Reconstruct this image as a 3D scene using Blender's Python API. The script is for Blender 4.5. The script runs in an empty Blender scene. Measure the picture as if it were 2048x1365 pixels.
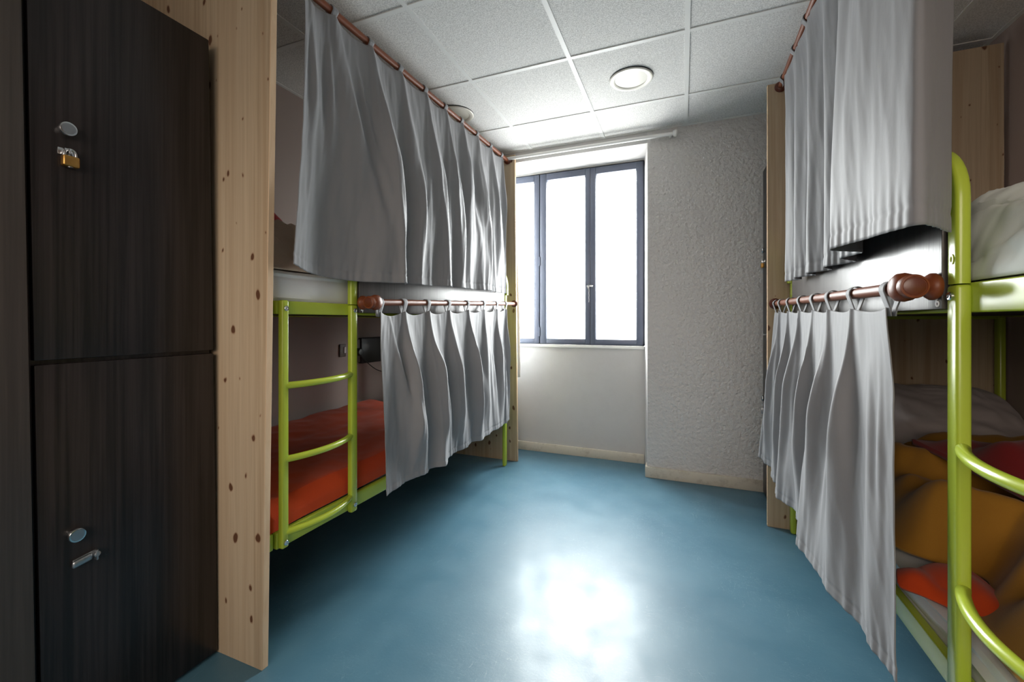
import bpy, bmesh, math, random
from mathutils import Vector, Matrix, noise
R = math.radians
C = bpy.context.scene.collection
SC = bpy.context.scene

# ---------------------------------------------------------------- camera, sky, light, exposure
CAM_H = 1.19
cd = bpy.data.cameras.new('camera'); cam = bpy.data.objects.new('camera', cd); C.objects.link(cam)
cam.location = (0, 0, CAM_H); cam.rotation_euler = (R(90), 0, .382)
cd.sensor_width = 36.0; cd.lens = 850.0 / 2048 * 36; cd.shift_y = -(682.5 - 642.0) / 2048; cd.clip_start = .02
SC.camera = cam

w = bpy.data.worlds.new('overcast_sky'); SC.world = w; w.use_nodes = True
wn = w.node_tree.nodes; wl = w.node_tree.links
bgn = wn['Background']; bgn.inputs['Strength'].default_value = 38.0
geo = wn.new('ShaderNodeTexCoord'); sep = wn.new('ShaderNodeSeparateXYZ'); rmp = wn.new('ShaderNodeValToRGB')
mp = wn.new('ShaderNodeMapRange'); mp.inputs[1].default_value = -1; mp.inputs[2].default_value = 1
wl.new(geo.outputs['Generated'], sep.inputs[0]); wl.new(sep.outputs['Z'], mp.inputs[0]); wl.new(mp.outputs[0], rmp.inputs[0])
rmp.color_ramp.elements[0].color = (.31, .305, .30, 1); rmp.color_ramp.elements[1].color = (1.0, .995, .985, 1)
rmp.color_ramp.elements[0].position = .46; rmp.color_ramp.elements[1].position = .56
wl.new(rmp.outputs[0], bgn.inputs['Color'])

def portal(name, loc, rot, sx, sy):
    l = bpy.data.lights.new(name, 'AREA'); l.shape = 'RECTANGLE'; l.size = sx; l.size_y = sy; l.cycles.is_portal = True
    o = bpy.data.objects.new(name, l); o.location = loc; o.rotation_euler = rot; C.objects.link(o); return o
portal('window_daylight', (-1.0, 3.86, 1.75), (R(-90), 0, 0), 1.5, 1.7)
portal('rear_fill_portal', (-.20, -1.76, 1.8), (R(90), 0, 0), 2.6, 1.3)  # portal of the unseen window added for fill

SC.view_settings.view_transform = 'Standard'; SC.view_settings.look = 'None'
SC.view_settings.gamma = 1; SC.view_settings.use_curve_mapping = False
SC.view_settings.exposure = 0.42
SC.cycles.max_bounces = 10; SC.cycles.diffuse_bounces = 6; SC.cycles.transparent_max_bounces = 12
SC.cycles.sample_clamp_indirect = 6; SC.cycles.use_denoising = True; SC.cycles.caustics_reflective = False; SC.cycles.caustics_refractive = False
CEIL = 2.634

# ---------------------------------------------------------------- materials
def lin(c):
    return tuple(((x / 255) / 12.92 if x / 255 <= .04045 else ((x / 255 + .055) / 1.055) ** 2.4) for x in c) + (1,)
class M:
    def __init__(s, name, col, rough=.6, spec=.5, metal=0):
        s.m = bpy.data.materials.new(name); s.m.use_nodes = True
        s.n = s.m.node_tree.nodes; s.l = s.m.node_tree.links; s.b = s.n['Principled BSDF']
        s.col = lin(col) if max(col) > 1 else tuple(col) + (1,)
        s.b.inputs['Base Color'].default_value = s.col; s.b.inputs['Roughness'].default_value = rough
        s.b.inputs['Specular IOR Level'].default_value = spec; s.b.inputs['Metallic'].default_value = metal
        s.h = None
    def coords(s, scale=(1, 1, 1), kind='Object'):
        t = s.n.new('ShaderNodeTexCoord'); m = s.n.new('ShaderNodeMapping'); m.inputs['Scale'].default_value = scale
        s.l.new(t.outputs[kind], m.inputs[0]); return m.outputs[0]
    def noise(s, scale, detail=3, rough=.55, vec=None, dist=0):
        n = s.n.new('ShaderNodeTexNoise'); n.inputs['Scale'].default_value = scale; n.inputs['Detail'].default_value = detail
        n.inputs['Roughness'].default_value = rough; n.inputs['Distortion'].default_value = dist
        if vec is None: vec = s.coords()
        s.l.new(vec, n.inputs['Vector']); return n.outputs['Fac']
    def ramp(s, fac, stops, lerp='LINEAR'):
        r = s.n.new('ShaderNodeValToRGB'); r.color_ramp.interpolation = lerp
        e = r.color_ramp.elements
        while len(e) < len(stops): e.new(.5)
        for k, (p, c) in enumerate(stops):
            e[k].position = p; e[k].color = (c, c, c, 1) if not isinstance(c, tuple) else (c if len(c) == 4 else tuple(c) + (1,))
        s.l.new(fac, r.inputs[0]); return r.outputs[0]
    def mix(s, fac, a, b, mode='MIX'):
        n = s.n.new('ShaderNodeMix'); n.data_type = 'RGBA'; n.blend_type = mode
        for sock, v in ((n.inputs[0], fac), (n.inputs[6], a), (n.inputs[7], b)):
            if hasattr(v, 'node'): s.l.new(v, sock)
            else: sock.default_value = v
        return n.outputs[2]
    def math(s, op, a, b=0.0):
        n = s.n.new('ShaderNodeMath'); n.operation = op
        for k, v in enumerate((a, b)):
            if hasattr(v, 'node'): s.l.new(v, n.inputs[k])
            else: n.inputs[k].default_value = v
        return n.outputs[0]
    def base(s, v): s.l.new(v, s.b.inputs['Base Color']); return s
    def rough(s, v): s.l.new(v, s.b.inputs['Roughness']); return s
    def bump(s, h, strength=.3, dist=.01):
        b = s.n.new('ShaderNodeBump'); b.inputs['Strength'].default_value = strength; b.inputs['Distance'].default_value = dist
        s.l.new(h, b.inputs['Height'])
        if s.h is not None: s.l.new(s.h, b.inputs['Normal'])
        s.h = b.outputs[0]; s.l.new(s.h, s.b.inputs['Normal']); return s

MT = {}
# floor: blue resilient floor, scuffed and glossy
a = M('blue_floor', (72, 108, 128), .42, .5); a.b.inputs['Coat Weight'].default_value = .08; a.b.inputs['Coat Roughness'].default_value = .15; v = a.coords()
f1 = a.noise(2.2, 5, .6, v); f2 = a.noise(28, 4, .6, v)
c = a.mix(a.ramp(f1, [(.3, 0), (.7, 1)]), lin((64, 104, 124)), lin((82, 120, 138)))
c = a.mix(a.ramp(f2, [(.60, 0), (.78, .18)]), c, lin((120, 152, 168)))
for sc_, st in (((3, 22, 1), 3.0), ((17, 2.5, 1), 3.4), ((9, 13, 1), 2.7)):
    fs = a.noise(st, 2, .5, a.coords(sc_), .8)
    msk = a.ramp(a.noise(1.7 + st * .3, 3, .6, a.coords((1, 1, 1))), [(.5, 0), (.62, .5)])
    c = a.mix(a.math('MULTIPLY', a.ramp(fs, [(.4955, 0), (.5, 1), (.5045, 0)]), msk), c, lin((150, 174, 184)))
a.base(c)
a.rough(a.ramp(a.noise(6, 4, .6, v), [(.3, .36), (.7, .48)]))
a.bump(a.noise(2.6, 4, .55, v), .10, .03); a.bump(a.noise(110, 3, .6, v), .14, .002)
MT['floor'] = a.m
# ceiling tile
a = M('mineral_ceiling_tile', (228, 227, 224), .9, .2); v = a.coords()
fn = a.noise(170, 3, .7, v)
a.base(a.mix(a.ramp(fn, [(.36, 0), (.62, 1)]), lin((196, 195, 192)), lin((238, 237, 234)))); a.bump(fn, .35, .004)
MT['tile'] = a.m
MT['tbar'] = M('white_grid_bar', (225, 225, 222), .45, .4).m
# walls
a = M('roughcast_wall', (188, 184, 180), .75, .35); v = a.coords()
a.bump(a.noise(38, 3, .55, v), 1.0, .018); a.base(a.mix(a.noise(1.3, 3, .5, v), lin((198, 195, 192)), lin((212, 209, 206)))); MT['crepi'] = a.m
a = M('smooth_wall', (200, 197, 194), .6, .35); v = a.coords(); a.bump(a.noise(22, 4, .6, v), .12, .006)
a.base(a.mix(a.ramp(a.noise(9, 5, .7, v), [(.45, 0), (.72, .25)]), lin((190, 188, 186)), lin((176, 173, 171)))); MT['wall'] = a.m
MT['sidewall'] = M('taupe_side_wall', (168, 152, 145), .7, .3).m
a = M('cream_baseboard', (196, 188, 172), .45, .4); v = a.coords()
a.base(a.mix(a.ramp(a.noise(14, 5, .7, v), [(.5, 0), (.75, .7)]), lin((200, 193, 178)), lin((150, 140, 124)))); MT['base'] = a.m
MT['white'] = M('white_paint', (226, 225, 222), .4, .45).m
MT['frame'] = M('blue_grey_window_frame', (88, 94, 110), .4, .45).m
# dark wood laminate
def darkwood(name, c0, c1, rough=.36, spec=.45):
    a = M(name, c0, rough, spec); f = a.noise(1, 4, .6, a.coords((90, 90, 1.6)), .3); g = a.noise(1, 3, .6, a.coords((22, 22, .7)), .6)
    a.base(a.mix(a.ramp(a.mix(.45, f, g), [(.42, 0), (.60, 1)]), lin(c0), lin(c1))); a.bump(f, .18, .002); return a.m
MT['dark'] = darkwood('dark_wenge_laminate', (22, 19, 19), (46, 40, 40))
MT['panel'] = darkwood('dark_guard_laminate', (62, 57, 56), (80, 75, 74), .34, .6)
MT['lightened'] = darkwood('lit_dark_laminate', (66, 58, 53), (80, 72, 66))  # same dark laminate, glancing light painted in as a lighter tone
MT['black'] = M('black_gap', (14, 14, 15), .6, .3).m
# pine
def pine(name, axis):
    a = M(name, (206, 176, 138), .5, .35)
    X = axis
    lam = a.n.new('ShaderNodeTexVoronoi'); lam.voronoi_dimensions = '1D'; lam.inputs['Scale'].default_value = 9
    t = a.n.new('ShaderNodeTexCoord'); sp = a.n.new('ShaderNodeSeparateXYZ'); a.l.new(t.outputs['Object'], sp.inputs[0])
    a.l.new(sp.outputs['X'], lam.inputs['W'])
    sp2 = a.n.new('ShaderNodeSeparateColor'); a.l.new(lam.outputs['Color'], sp2.inputs[0])
    gr = a.noise(1, 4, .6, a.coords((60, 60, 1.2)), .6); gr2 = a.noise(1, 3, .5, a.coords((14, 14, .5)), 1.2)
    c = a.mix(a.ramp(gr, [(.35, 0), (.68, 1)]), lin((164, 144, 118)), lin((190, 171, 144)))
    c = a.mix(a.ramp(gr2, [(.45, 0), (.62, .45)]), c, lin((160, 132, 100)))
    c = a.mix(a.math('MULTIPLY', sp2.outputs[0], .35), c, lin((202, 185, 160)))
    k = a.n.new('ShaderNodeTexVoronoi'); k.voronoi_dimensions = '2D'; k.inputs['Scale'].default_value = 8.5
    nz = a.n.new('ShaderNodeTexNoise'); nz.inputs['Scale'].default_value = 30
    s2 = a.n.new('ShaderNodeSeparateXYZ'); a.l.new(a.coords((1, 1, .62)), s2.inputs[0]); cb = a.n.new('ShaderNodeCombineXYZ'); a.l.new(s2.outputs['X'], cb.inputs['X']); a.l.new(s2.outputs['Z'], cb.inputs['Y']); vv = cb.outputs[0]; ad = a.n.new('ShaderNodeVectorMath'); ad.operation = 'MULTIPLY_ADD'
    a.l.new(nz.outputs['Color'], ad.inputs[0]); ad.inputs[1].default_value = (.02, .02, .02); a.l.new(vv, ad.inputs[2])
    a.l.new(ad.outputs[0], k.inputs['Vector'])
    ks = a.n.new('ShaderNodeSeparateColor'); a.l.new(k.outputs['Color'], ks.inputs[0])
    d = a.math('SUBTRACT', k.outputs['Distance'], a.math('MULTIPLY', a.math('POWER', ks.outputs[0], 1.6), .088))
    c = a.mix(a.ramp(d, [(.0, .85), (.035, .0)]), c, lin((112, 66, 36)))
    c = a.mix(a.ramp(d, [(-.0, .6), (.005, 0)]), c, lin((60, 34, 22)))
    a.base(c); a.bump(gr, .08, .001); return a.m
MT['pine'] = pine('knotty_pine', 0)
a = M('pine_end_grain', (206, 176, 140), .6, .3); v = a.coords((40, 40, 6))
a.base(a.mix(a.noise(1, 4, .6, v, .5), lin((186, 152, 118)), lin((228, 202, 170)))); MT['pine_edge'] = a.m
# fabric
def cloth(name, c0, c1, rough=.85, weave=900, bump=.12):
    a = M(name, c0, rough, .2); v = a.coords(); a.b.inputs['Sheen Weight'].default_value = .15
    n1 = a.noise(5, 4, .6, v); n2 = a.noise(weave, 2, .6, v)
    a.base(a.mix(a.math('ADD', a.math('MULTIPLY', n1, .7), a.math('MULTIPLY', n2, .3)), lin(c0), lin(c1))); a.bump(n2, bump, .0008)
    a.bump(a.noise(55, 4, .65, a.coords((1, 1, .35))), .10, .004); return a.m
MT['grey'] = cloth('grey_curtain_cloth', (122, 122, 125), (136, 136, 138), .6)
MT['orange'] = cloth('orange_fleece', (190, 62, 20), (214, 78, 30), .95, 420, .4)
MT['mustard'] = cloth('mustard_fleece', (142, 98, 30), (166, 120, 44), .95, 420, .4)
MT['red'] = cloth('red_fleece', (120, 26, 28), (140, 34, 34), .95, 420, .4)
MT['sheet'] = cloth('white_sheet', (222, 224, 224), (236, 238, 238), .8)
MT['duvet'] = cloth('pale_duvet', (204, 212, 208), (222, 226, 222), .75)
MT['beige'] = cloth('beige_sheet', (222, 200, 180), (234, 214, 194), .85)
MT['pillow'] = cloth('grey_pillow', (162, 154, 152), (178, 170, 168), .85)
MT['plastic'] = M('white_mattress_cover', (234, 237, 238), .35, .5).m
MT['navy'] = M('dark_navy_cloth', (18, 20, 28), .7, .3).m
a = M('lime_lacquer', (172, 190, 62), .24, .5); a.bump(a.noise(60, 2, .5), .03, .001); MT['lime'] = a.m
a = M('stained_wood_rod', (150, 78, 42), .42, .35); f = a.noise(1, 3, .6, a.coords((60, 3, 60)), .5)
a.base(a.mix(f, lin((96, 46, 24)), lin((132, 72, 42)))); MT['rod'] = a.m
MT['cup'] = M('dark_stained_wood', (92, 40, 20), .3, .5).m
MT['chrome'] = M('polished_steel', (215, 218, 220), .18, .5, 1).m
MT['steel'] = M('brushed_steel', (170, 175, 180), .4, .5, 1).m
MT['brass'] = M('brushed_brass', (196, 150, 84), .38, .5, 1).m
MT['number'] = M('white_number_paint', (225, 225, 225), .5).m
MT['socket'] = M('grey_socket_plastic', (98, 88, 80), .5).m
MT['blackplastic'] = M('black_plastic', (16, 17, 20), .4).m
MT['lampwhite'] = M('white_lamp_reflector', (232, 233, 232), .3, .5).m
MT['lampsegment'] = M('grey_green_segment', (150, 166, 160), .25, .5).m
MT['lamptrim'] = M('cream_lamp_trim', (222, 219, 208), .4, .5).m
def pane(name, tint):
    m = bpy.data.materials.new(name); m.use_nodes = True; n = m.node_tree.nodes; l = m.node_tree.links
    n.remove(n['Principled BSDF']); t = n.new('ShaderNodeBsdfTransparent'); t.inputs[0].default_value = tint + (1,)
    g = n.new('ShaderNodeBsdfGlossy'); g.inputs['Roughness'].default_value = .05; g.inputs[0].default_value = (1, 1, 1, 1)
    x = n.new('ShaderNodeMixShader'); x.inputs[0].default_value = .04
    l.new(t.outputs[0], x.inputs[1]); l.new(g.outputs[0], x.inputs[2]); l.new(x.outputs[0], n['Material Output'].inputs[0]); return m
MT['pane'] = pane('window_glass', (.95, .97, .97))
MT['fillpane'] = pane('rear_fill_glass', (.40, .37, .345))

# ---------------------------------------------------------------- mesh helpers (world coordinates)
WL = {}
def obj(name, bm, mat, parent=None, smooth=True, mods=()):
    me = bpy.data.meshes.new(name); off = WL.get(parent.name, Vector()) if parent else Vector()
    bmesh.ops.translate(bm, verts=bm.verts, vec=-off)
    bmesh.ops.recalc_face_normals(bm, faces=bm.faces)
    bm.to_mesh(me); bm.free()
    for m in (mat if isinstance(mat, (list, tuple)) else [mat]): me.materials.append(MT[m])
    if smooth:
        me.polygons.foreach_set('use_smooth', [True] * len(me.polygons))
        try: me.set_sharp_from_angle(angle=R(38))
        except Exception: pass
    o = bpy.data.objects.new(name, me); C.objects.link(o)
    if parent: o.parent = parent; WL[o.name] = off
    else: WL[o.name] = Vector()
    return o
def thing(name, label, cat, loc=(0, 0, 0), group=None):
    o = bpy.data.objects.new(name, None); o.empty_display_size = .1; C.objects.link(o); o.location = loc
    WL[o.name] = Vector(loc); return tag(o, label, cat, group)
def tag(o, label, cat, group=None, kind=None):
    o['label'] = label; o['category'] = cat
    if group: o['group'] = group
    if kind: o['kind'] = kind
    return o
def struct(o, label=None):
    o['kind'] = 'structure'
    if label: o['label'] = label
    return o
def rebase(o, loc):
    """put a single-mesh thing's origin at its base"""
    v = Vector(loc); o.data.transform(Matrix.Translation(-v)); o.location = v; return o
def box(bm, x0, x1, y0, y1, z0, z1, bev=0, seg=2, mi=0):
    n0 = set(bm.faces)
    r = bmesh.ops.create_cube(bm, size=1)
    for v in r['verts']:
        v.co = Vector(((x0 + x1) / 2 + v.co.x * (x1 - x0), (y0 + y1) / 2 + v.co.y * (y1 - y0), (z0 + z1) / 2 + v.co.z * (z1 - z0)))
    if bev:
        es = list({e for v in r['verts'] for e in v.link_edges})
        bmesh.ops.bevel(bm, geom=es, offset=bev, segments=seg, profile=.5, affect='EDGES')
    for f in bm.faces:
        if f not in n0: f.material_index = mi
    return bm
def B(*a, **k): return box(bmesh.new(), *a, **k)
def quad(bm, pts, mi=0):
    f = bm.faces.new([bm.verts.new(p) for p in pts]); f.material_index = mi; return f
def lathe(bm, prof, org, axis, seg=32):
    """prof: list of (dist along axis, radius)"""
    ax = Vector(axis).normalized(); u = ax.orthogonal().normalized(); v = ax.cross(u); o = Vector(org); rings = []
    for d, r in prof:
        if r < 1e-6: rings.append([bm.verts.new(o + ax * d)])
        else: rings.append([bm.verts.new(o + ax * d + (u * math.cos(2 * math.pi * k / seg) + v * math.sin(2 * math.pi * k / seg)) * r) for k in range(seg)])
    for a, b in zip(rings, rings[1:]):
        for k in range(seg):
            k2 = (k + 1) % seg
            if len(a) == 1 and len(b) == 1: continue
            if len(a) == 1: bm.faces.new([a[0], b[k], b[k2]])
            elif len(b) == 1: bm.faces.new([a[k], a[k2], b[0]])
            else: bm.faces.new([a[k], a[k2], b[k2], b[k]])
    for e in (rings[0], rings[-1]):
        if len(e) > 2: bm.faces.new(e)
    return bm
def sweep(bm, path, prof, up=(0, 0, 1), closed_prof=True, caps=True):
    """prof: list of (side, up) offsets; swept along the path"""
    P = [Vector(p) for p in path]; rings = []
    n = len(P); side = None
    for k in range(n):
        t = (P[min(k + 1, n - 1)] - P[max(k - 1, 0)]).normalized()
        if side is None:
            s = t.cross(Vector(up))
            side = s.normalized() if s.length > 1e-4 else t.orthogonal().normalized()
        else:
            side = (side - t * side.dot(t)).normalized()
        w_ = side.cross(t).normalized()
        rings.append([bm.verts.new(P[k] + side * a + w_ * b) for a, b in prof])
    m = len(prof)
    for a, b in zip(rings, rings[1:]):
        for k in range(m if closed_prof else m - 1):
            bm.faces.new([a[k], a[(k + 1) % m], b[(k + 1) % m], b[k]])
    if caps and closed_prof: bm.faces.new(rings[0]); bm.faces.new(rings[-1])
    return bm
def circ(r, n=16): return [(r * math.cos(2 * math.pi * k / n), r * math.sin(2 * math.pi * k / n)) for k in range(n)]
def rrect(w_, h, r, n=5):
    out = []
    for cx, cy, a0 in ((w_ - r, h - r, 0), (-w_ + r, h - r, 90), (-w_ + r, -h + r, 180), (w_ - r, -h + r, 270)):
        for k in range(n): t = R(a0 + 90 * k / (n - 1)); out.append((cx + r * math.cos(t), cy + r * math.sin(t)))
    return out
def tube(bm, path, r, n=16): return sweep(bm, path, circ(r, n))
def lerp(a, b, t): return a + (b - a) * t
def sm(a, b, x):
    t = max(0., min(1., (x - a) / (b - a))); return t * t * (3 - 2 * t)
def pw(pts, x):
    """smooth piecewise interpolation (monotone x)"""
    if x <= pts[0][0]: return pts[0][1:]
    for k in range(len(pts) - 1):
        if x <= pts[k + 1][0]:
            t = (x - pts[k][0]) / (pts[k + 1][0] - pts[k][0])
            p0 = pts[max(k - 1, 0)]; p1 = pts[k]; p2 = pts[k + 1]; p3 = pts[min(k + 2, len(pts) - 1)]
            out = []
            for j in range(1, len(p1)):
                m1 = (p2[j] - p0[j]) / (p2[0] - p0[0]) * (p2[0] - p1[0]); m2 = (p3[j] - p1[j]) / (p3[0] - p1[0]) * (p2[0] - p1[0])
                t2, t3 = t * t, t * t * t
                out.append((2 * t3 - 3 * t2 + 1) * p1[j] + (t3 - 2 * t2 + t) * m1 + (-2 * t3 + 3 * t2) * p2[j] + (t3 - t2) * m2)
            return tuple(out)
    return pts[-1][1:]
def nz(x, y, z=0.0): return noise.noise(Vector((x, y, z)))
def text_mesh(txt, size, name, mat, parent, mtx, depth=.0008):
    cu = bpy.data.curves.new(name, 'FONT'); cu.body = txt; cu.size = size; cu.extrude = depth; cu.align_x = 'CENTER'; cu.align_y = 'CENTER'
    t = bpy.data.objects.new('t', cu); C.objects.link(t); dg = bpy.context.evaluated_depsgraph_get()
    me = bpy.data.meshes.new_from_object(t.evaluated_get(dg)); bpy.data.objects.remove(t); bpy.data.curves.remove(cu)
    bm = bmesh.new(); bm.from_mesh(me); bpy.data.meshes.remove(me); bmesh.ops.transform(bm, matrix=mtx, verts=bm.verts)
    return obj(name, bm, mat, parent, smooth=False)

# ================================================================= THE ROOM
XL, XR, YB, YN, YR = -2.29, 1.48, 3.39, 3.69, -1.6
NXL, NXR = -1.76, -.25
bm = B(XL - .12, XR + .12, YR - .15, YN + .2, -.06, 0); struct(obj('floor', bm, 'floor', smooth=False), 'glossy scuffed blue floor')
bm = B(XL - .12, XR + .12, YR - .15, YN + .2, CEIL, CEIL + .06); ceil = struct(obj('ceiling', bm, 'tile', smooth=False), 'white speckled suspended tile ceiling')
bm = bmesh.new()
for k in range(-2, 6):
    x = -1.178 + .6 * k
    if XL < x - .012 and x + .012 < XR: box(bm, x - .012, x + .012, YR, YB, CEIL - .005, CEIL + .002)
for k in range(-5, 4):
    y = 1.633 + .65 * k
    if YR < y and y + .012 < YB: box(bm, XL, XR, y - .012, y + .012, CEIL - .0046, CEIL + .002)
box(bm, XL, XR, YB - .02, YB, CEIL - .004, CEIL + .002); box(bm, XL, XL + .02, YR, YB, CEIL - .004, CEIL + .002); box(bm, XR - .02, XR, YR, YB, CEIL - .004, CEIL + .002)
struct(obj('ceiling_grid', bm, 'tbar', ceil, smooth=False), 'white metal grid of the tile ceiling')

struct(obj('wall_left', B(XL - .12, XL, YR - .15, YB + .3, 0, CEIL), 'sidewall', smooth=False))
struct(obj('wall_right', B(XR, XR + .12, YR - .15, YB + .3, 0, CEIL), 'sidewall', smooth=False))
bm = bmesh.new()
quad(bm, [(NXR, YB, 0), (XR, YB, 0), (XR, YB, CEIL), (NXR, YB, CEIL)], 0)
quad(bm, [(XL, YB, 0), (NXL, YB, 0), (NXL, YB, CEIL), (XL, YB, CEIL)], 0)
LZ = 2.545
quad(bm, [(NXL, YB, LZ), (NXR, YB, LZ), (NXR, YB, CEIL), (NXL, YB, CEIL)], 1)
NR2 = -.293
quad(bm, [(NXR, YB, 0), (NR2, YN, 0), (NR2, YN, LZ), (NXR, YB, LZ)], 1)
quad(bm, [(NXL, YB, 0), (NXL, YN, 0), (NXL, YN, LZ), (NXL, YB, LZ)], 1)
quad(bm, [(NXL, YB, LZ), (NXR, YB, LZ), (NR2, YN, LZ - .008), (NXL, YN, LZ - .008)], 1)
WZ0, WZ1 = .965, 2.53
quad(bm, [(NXL, YN, 0), (NR2, YN, 0), (NR2, YN, WZ0), (NXL, YN, WZ0)], 1)
quad(bm, [(NXL, YN, WZ1), (NR2, YN, WZ1), (NR2, YN, LZ), (NXL, YN, LZ)], 1)
for x in (NR2,): quad(bm, [(x, YN, WZ0), (x, YN + .17, WZ0), (x, YN + .17, WZ1), (x, YN, WZ1)], 1)
quad(bm, [(NXL, YN, WZ0), (NXL, YN + .17, WZ0), (NXL, YN + .17, WZ1), (NXL, YN, WZ1)], 1)
quad(bm, [(NXL, YN, WZ0), (NR2, YN, WZ0), (NR2, YN + .17, WZ0), (NXL, YN + .17, WZ0)], 1)
quad(bm, [(NXL, YN, WZ1), (NR2, YN, WZ1), (NR2, YN + .17, WZ1), (NXL, YN + .17, WZ1)], 1)
# outer skin of the wall
for x0, x1, z0, z1 in ((XL - .12, NXL, -.06, CEIL), (NR2, XR + .12, -.06, CEIL), (NXL, NR2, -.06, WZ0), (NXL, NR2, WZ1, CEIL)):
    quad(bm, [(x0, YN + .17, z0), (x1, YN + .17, z0), (x1, YN + .17, z1), (x0, YN + .17, z1)], 1)
wb = obj('wall_back', bm, ['crepi', 'wall'], smooth=False); struct(wb, 'grey roughcast wall with a smooth window niche')
# rear wall behind the camera, with an unseen tinted window added as fill light
bm = bmesh.new(); RX0, RX1, RZ0, RZ1 = -1.50, 1.10, 1.15, 2.45
box(bm, XL - .12, RX0, YR - .15, YR, 0, CEIL); box(bm, RX1, XR + .12, YR - .15, YR, 0, CEIL)
box(bm, RX0, RX1, YR - .15, YR, 0, RZ0); box(bm, RX0, RX1, YR - .15, YR, RZ1, CEIL); struct(obj('wall_rear', bm, 'wall', smooth=False))
bm = bmesh.new()
for x in (RX0, -.23, RX1 - .06): box(bm, x, x + .06, YR - .10, YR - .04, RZ0, RZ1)
box(bm, RX0, RX1, YR - .10, YR - .04, RZ0, RZ0 + .06); box(bm, RX0, RX1, YR - .10, YR - .04, RZ1 - .06, RZ1)
w2 = struct(obj('added_fill_window', bm, 'frame', smooth=False)); struct(obj('pane', B(RX0, RX1, YR - .075, YR - .07, RZ0, RZ1), 'fillpane', w2, smooth=False))

# baseboards
bm = B(NXR - .012, .52, YB - .014, YB, 0, .082, .004)
box(bm, NXR - .016, NXR, YB - .01, YN - .02, 0, .082, .003); struct(obj('baseboard_back', bm, 'base'))
struct(obj('baseboard_niche', B(NXL, NR2 - .005, YN - .014, YN, 0, .078, .004), 'base'))
struct(obj('baseboard_left', B(XL, XL + .014, YR, YB, 0, .08, .004), 'base'))
struct(obj('baseboard_right', B(XR - .014, XR, YR, YB, 0, .08, .004), 'base'))

# window
win = bpy.data.objects.new('window_1', None); C.objects.link(win); win.location = (-1.0, YN, WZ0); WL['window_1'] = Vector((-1.0, YN, WZ0))
struct(win, 'blue-grey framed casement window glowing white')
FX0, FX1, F0, F1 = NXL, NR2 - .004, .978, 2.53
bm = bmesh.new(); yf0, yf1 = YN + .004, YN + .07
box(bm, FX0, FX0 + .035, yf0 + .012, yf1, F0, F1, .003); box(bm, FX1 - .035, FX1, yf0 + .012, yf1, F0, F1, .003)
box(bm, FX0, FX1, yf0 + .012, yf1, F1 - .035, F1, .003); box(bm, FX0, FX1, yf0 + .012, yf1, F0, F0 + .03, .003)
box(bm, -1.236, -1.20, yf0 + .012, yf1, F0, F1, .003)
obj('window_frame', bm, 'frame', win)['kind'] = 'structure'
def sash(x0, x1, g0, g1):
    bm = bmesh.new(); z0, z1, h0, h1 = F0 + .008, F1 - .01, 1.03, 2.462
    box(bm, x0, g0, yf0 - .012, yf1 - .012, z0, z1, .004); box(bm, g1, x1, yf0 - .012, yf1 - .012, z0, z1, .004)
    box(bm, g0, g1, yf0 - .012, yf1 - .012, z0, h0, .004); box(bm, g0, g1, yf0 - .012, yf1 - .012, h1, z1, .004)
    box(bm, g0 - .001, g0 + .004, yf0 - .002, yf0 + .01, h0, h1); box(bm, g1 - .004, g1 + .001, yf0 - .002, yf0 + .01, h0, h1)
    o = obj('window_sash', bm, 'frame', win); o['kind'] = 'structure'
    p = obj('pane', B(g0 - .004, g1 + .004, yf0 + .02, yf0 + .025, h0 - .004, h1 + .004), 'pane', o, smooth=False); p['kind'] = 'structure'; return o
s0 = sash(FX0 + .006, -1.212, FX0 + .07, -1.262); s1 = sash(-1.205, -.747, -1.146, -.79); s2 = sash(-.744, FX1 - .006, -.70, -.359)
for z in (1.09, 1.73): obj('hinge', tube(bmesh.new(), [(-1.208, yf0 - .014, z - .04), (-1.208, yf0 - .014, z + .04)], .007), 'frame', s1)
bm = bmesh.new(); lathe(bm, [(0, .011), (.012, .011), (.014, 0)], (-.762, yf0 - .012, 1.49), (0, -1, 0)); lathe(bm, [(0, .011), (.012, .011), (.014, 0)], (-.73, yf0 - .012, 1.49), (0, -1, 0))
box(bm, -.775, -.72, yf0 - .03, yf0 - .022, 1.483, 1.499, .002); box(bm, -.766, -.758, yf0 - .034, yf0 - .026, 1.462, 1.50, .002)
obj('window_latch', bm, 'chrome', s1)
obj('latch_string', tube(bmesh.new(), [(-.755, yf0 - .03, 1.49 - .02 * k) if k % 2 else (-.753, yf0 - .03, 1.49 - .02 * k) for k in range(8)], .0018, 8), 'white', s1)
struct(obj('trim_sill', B(NXL, NR2 - .002, YN - .018, YN + .06, .952, .976, .004), 'white'))

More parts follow.
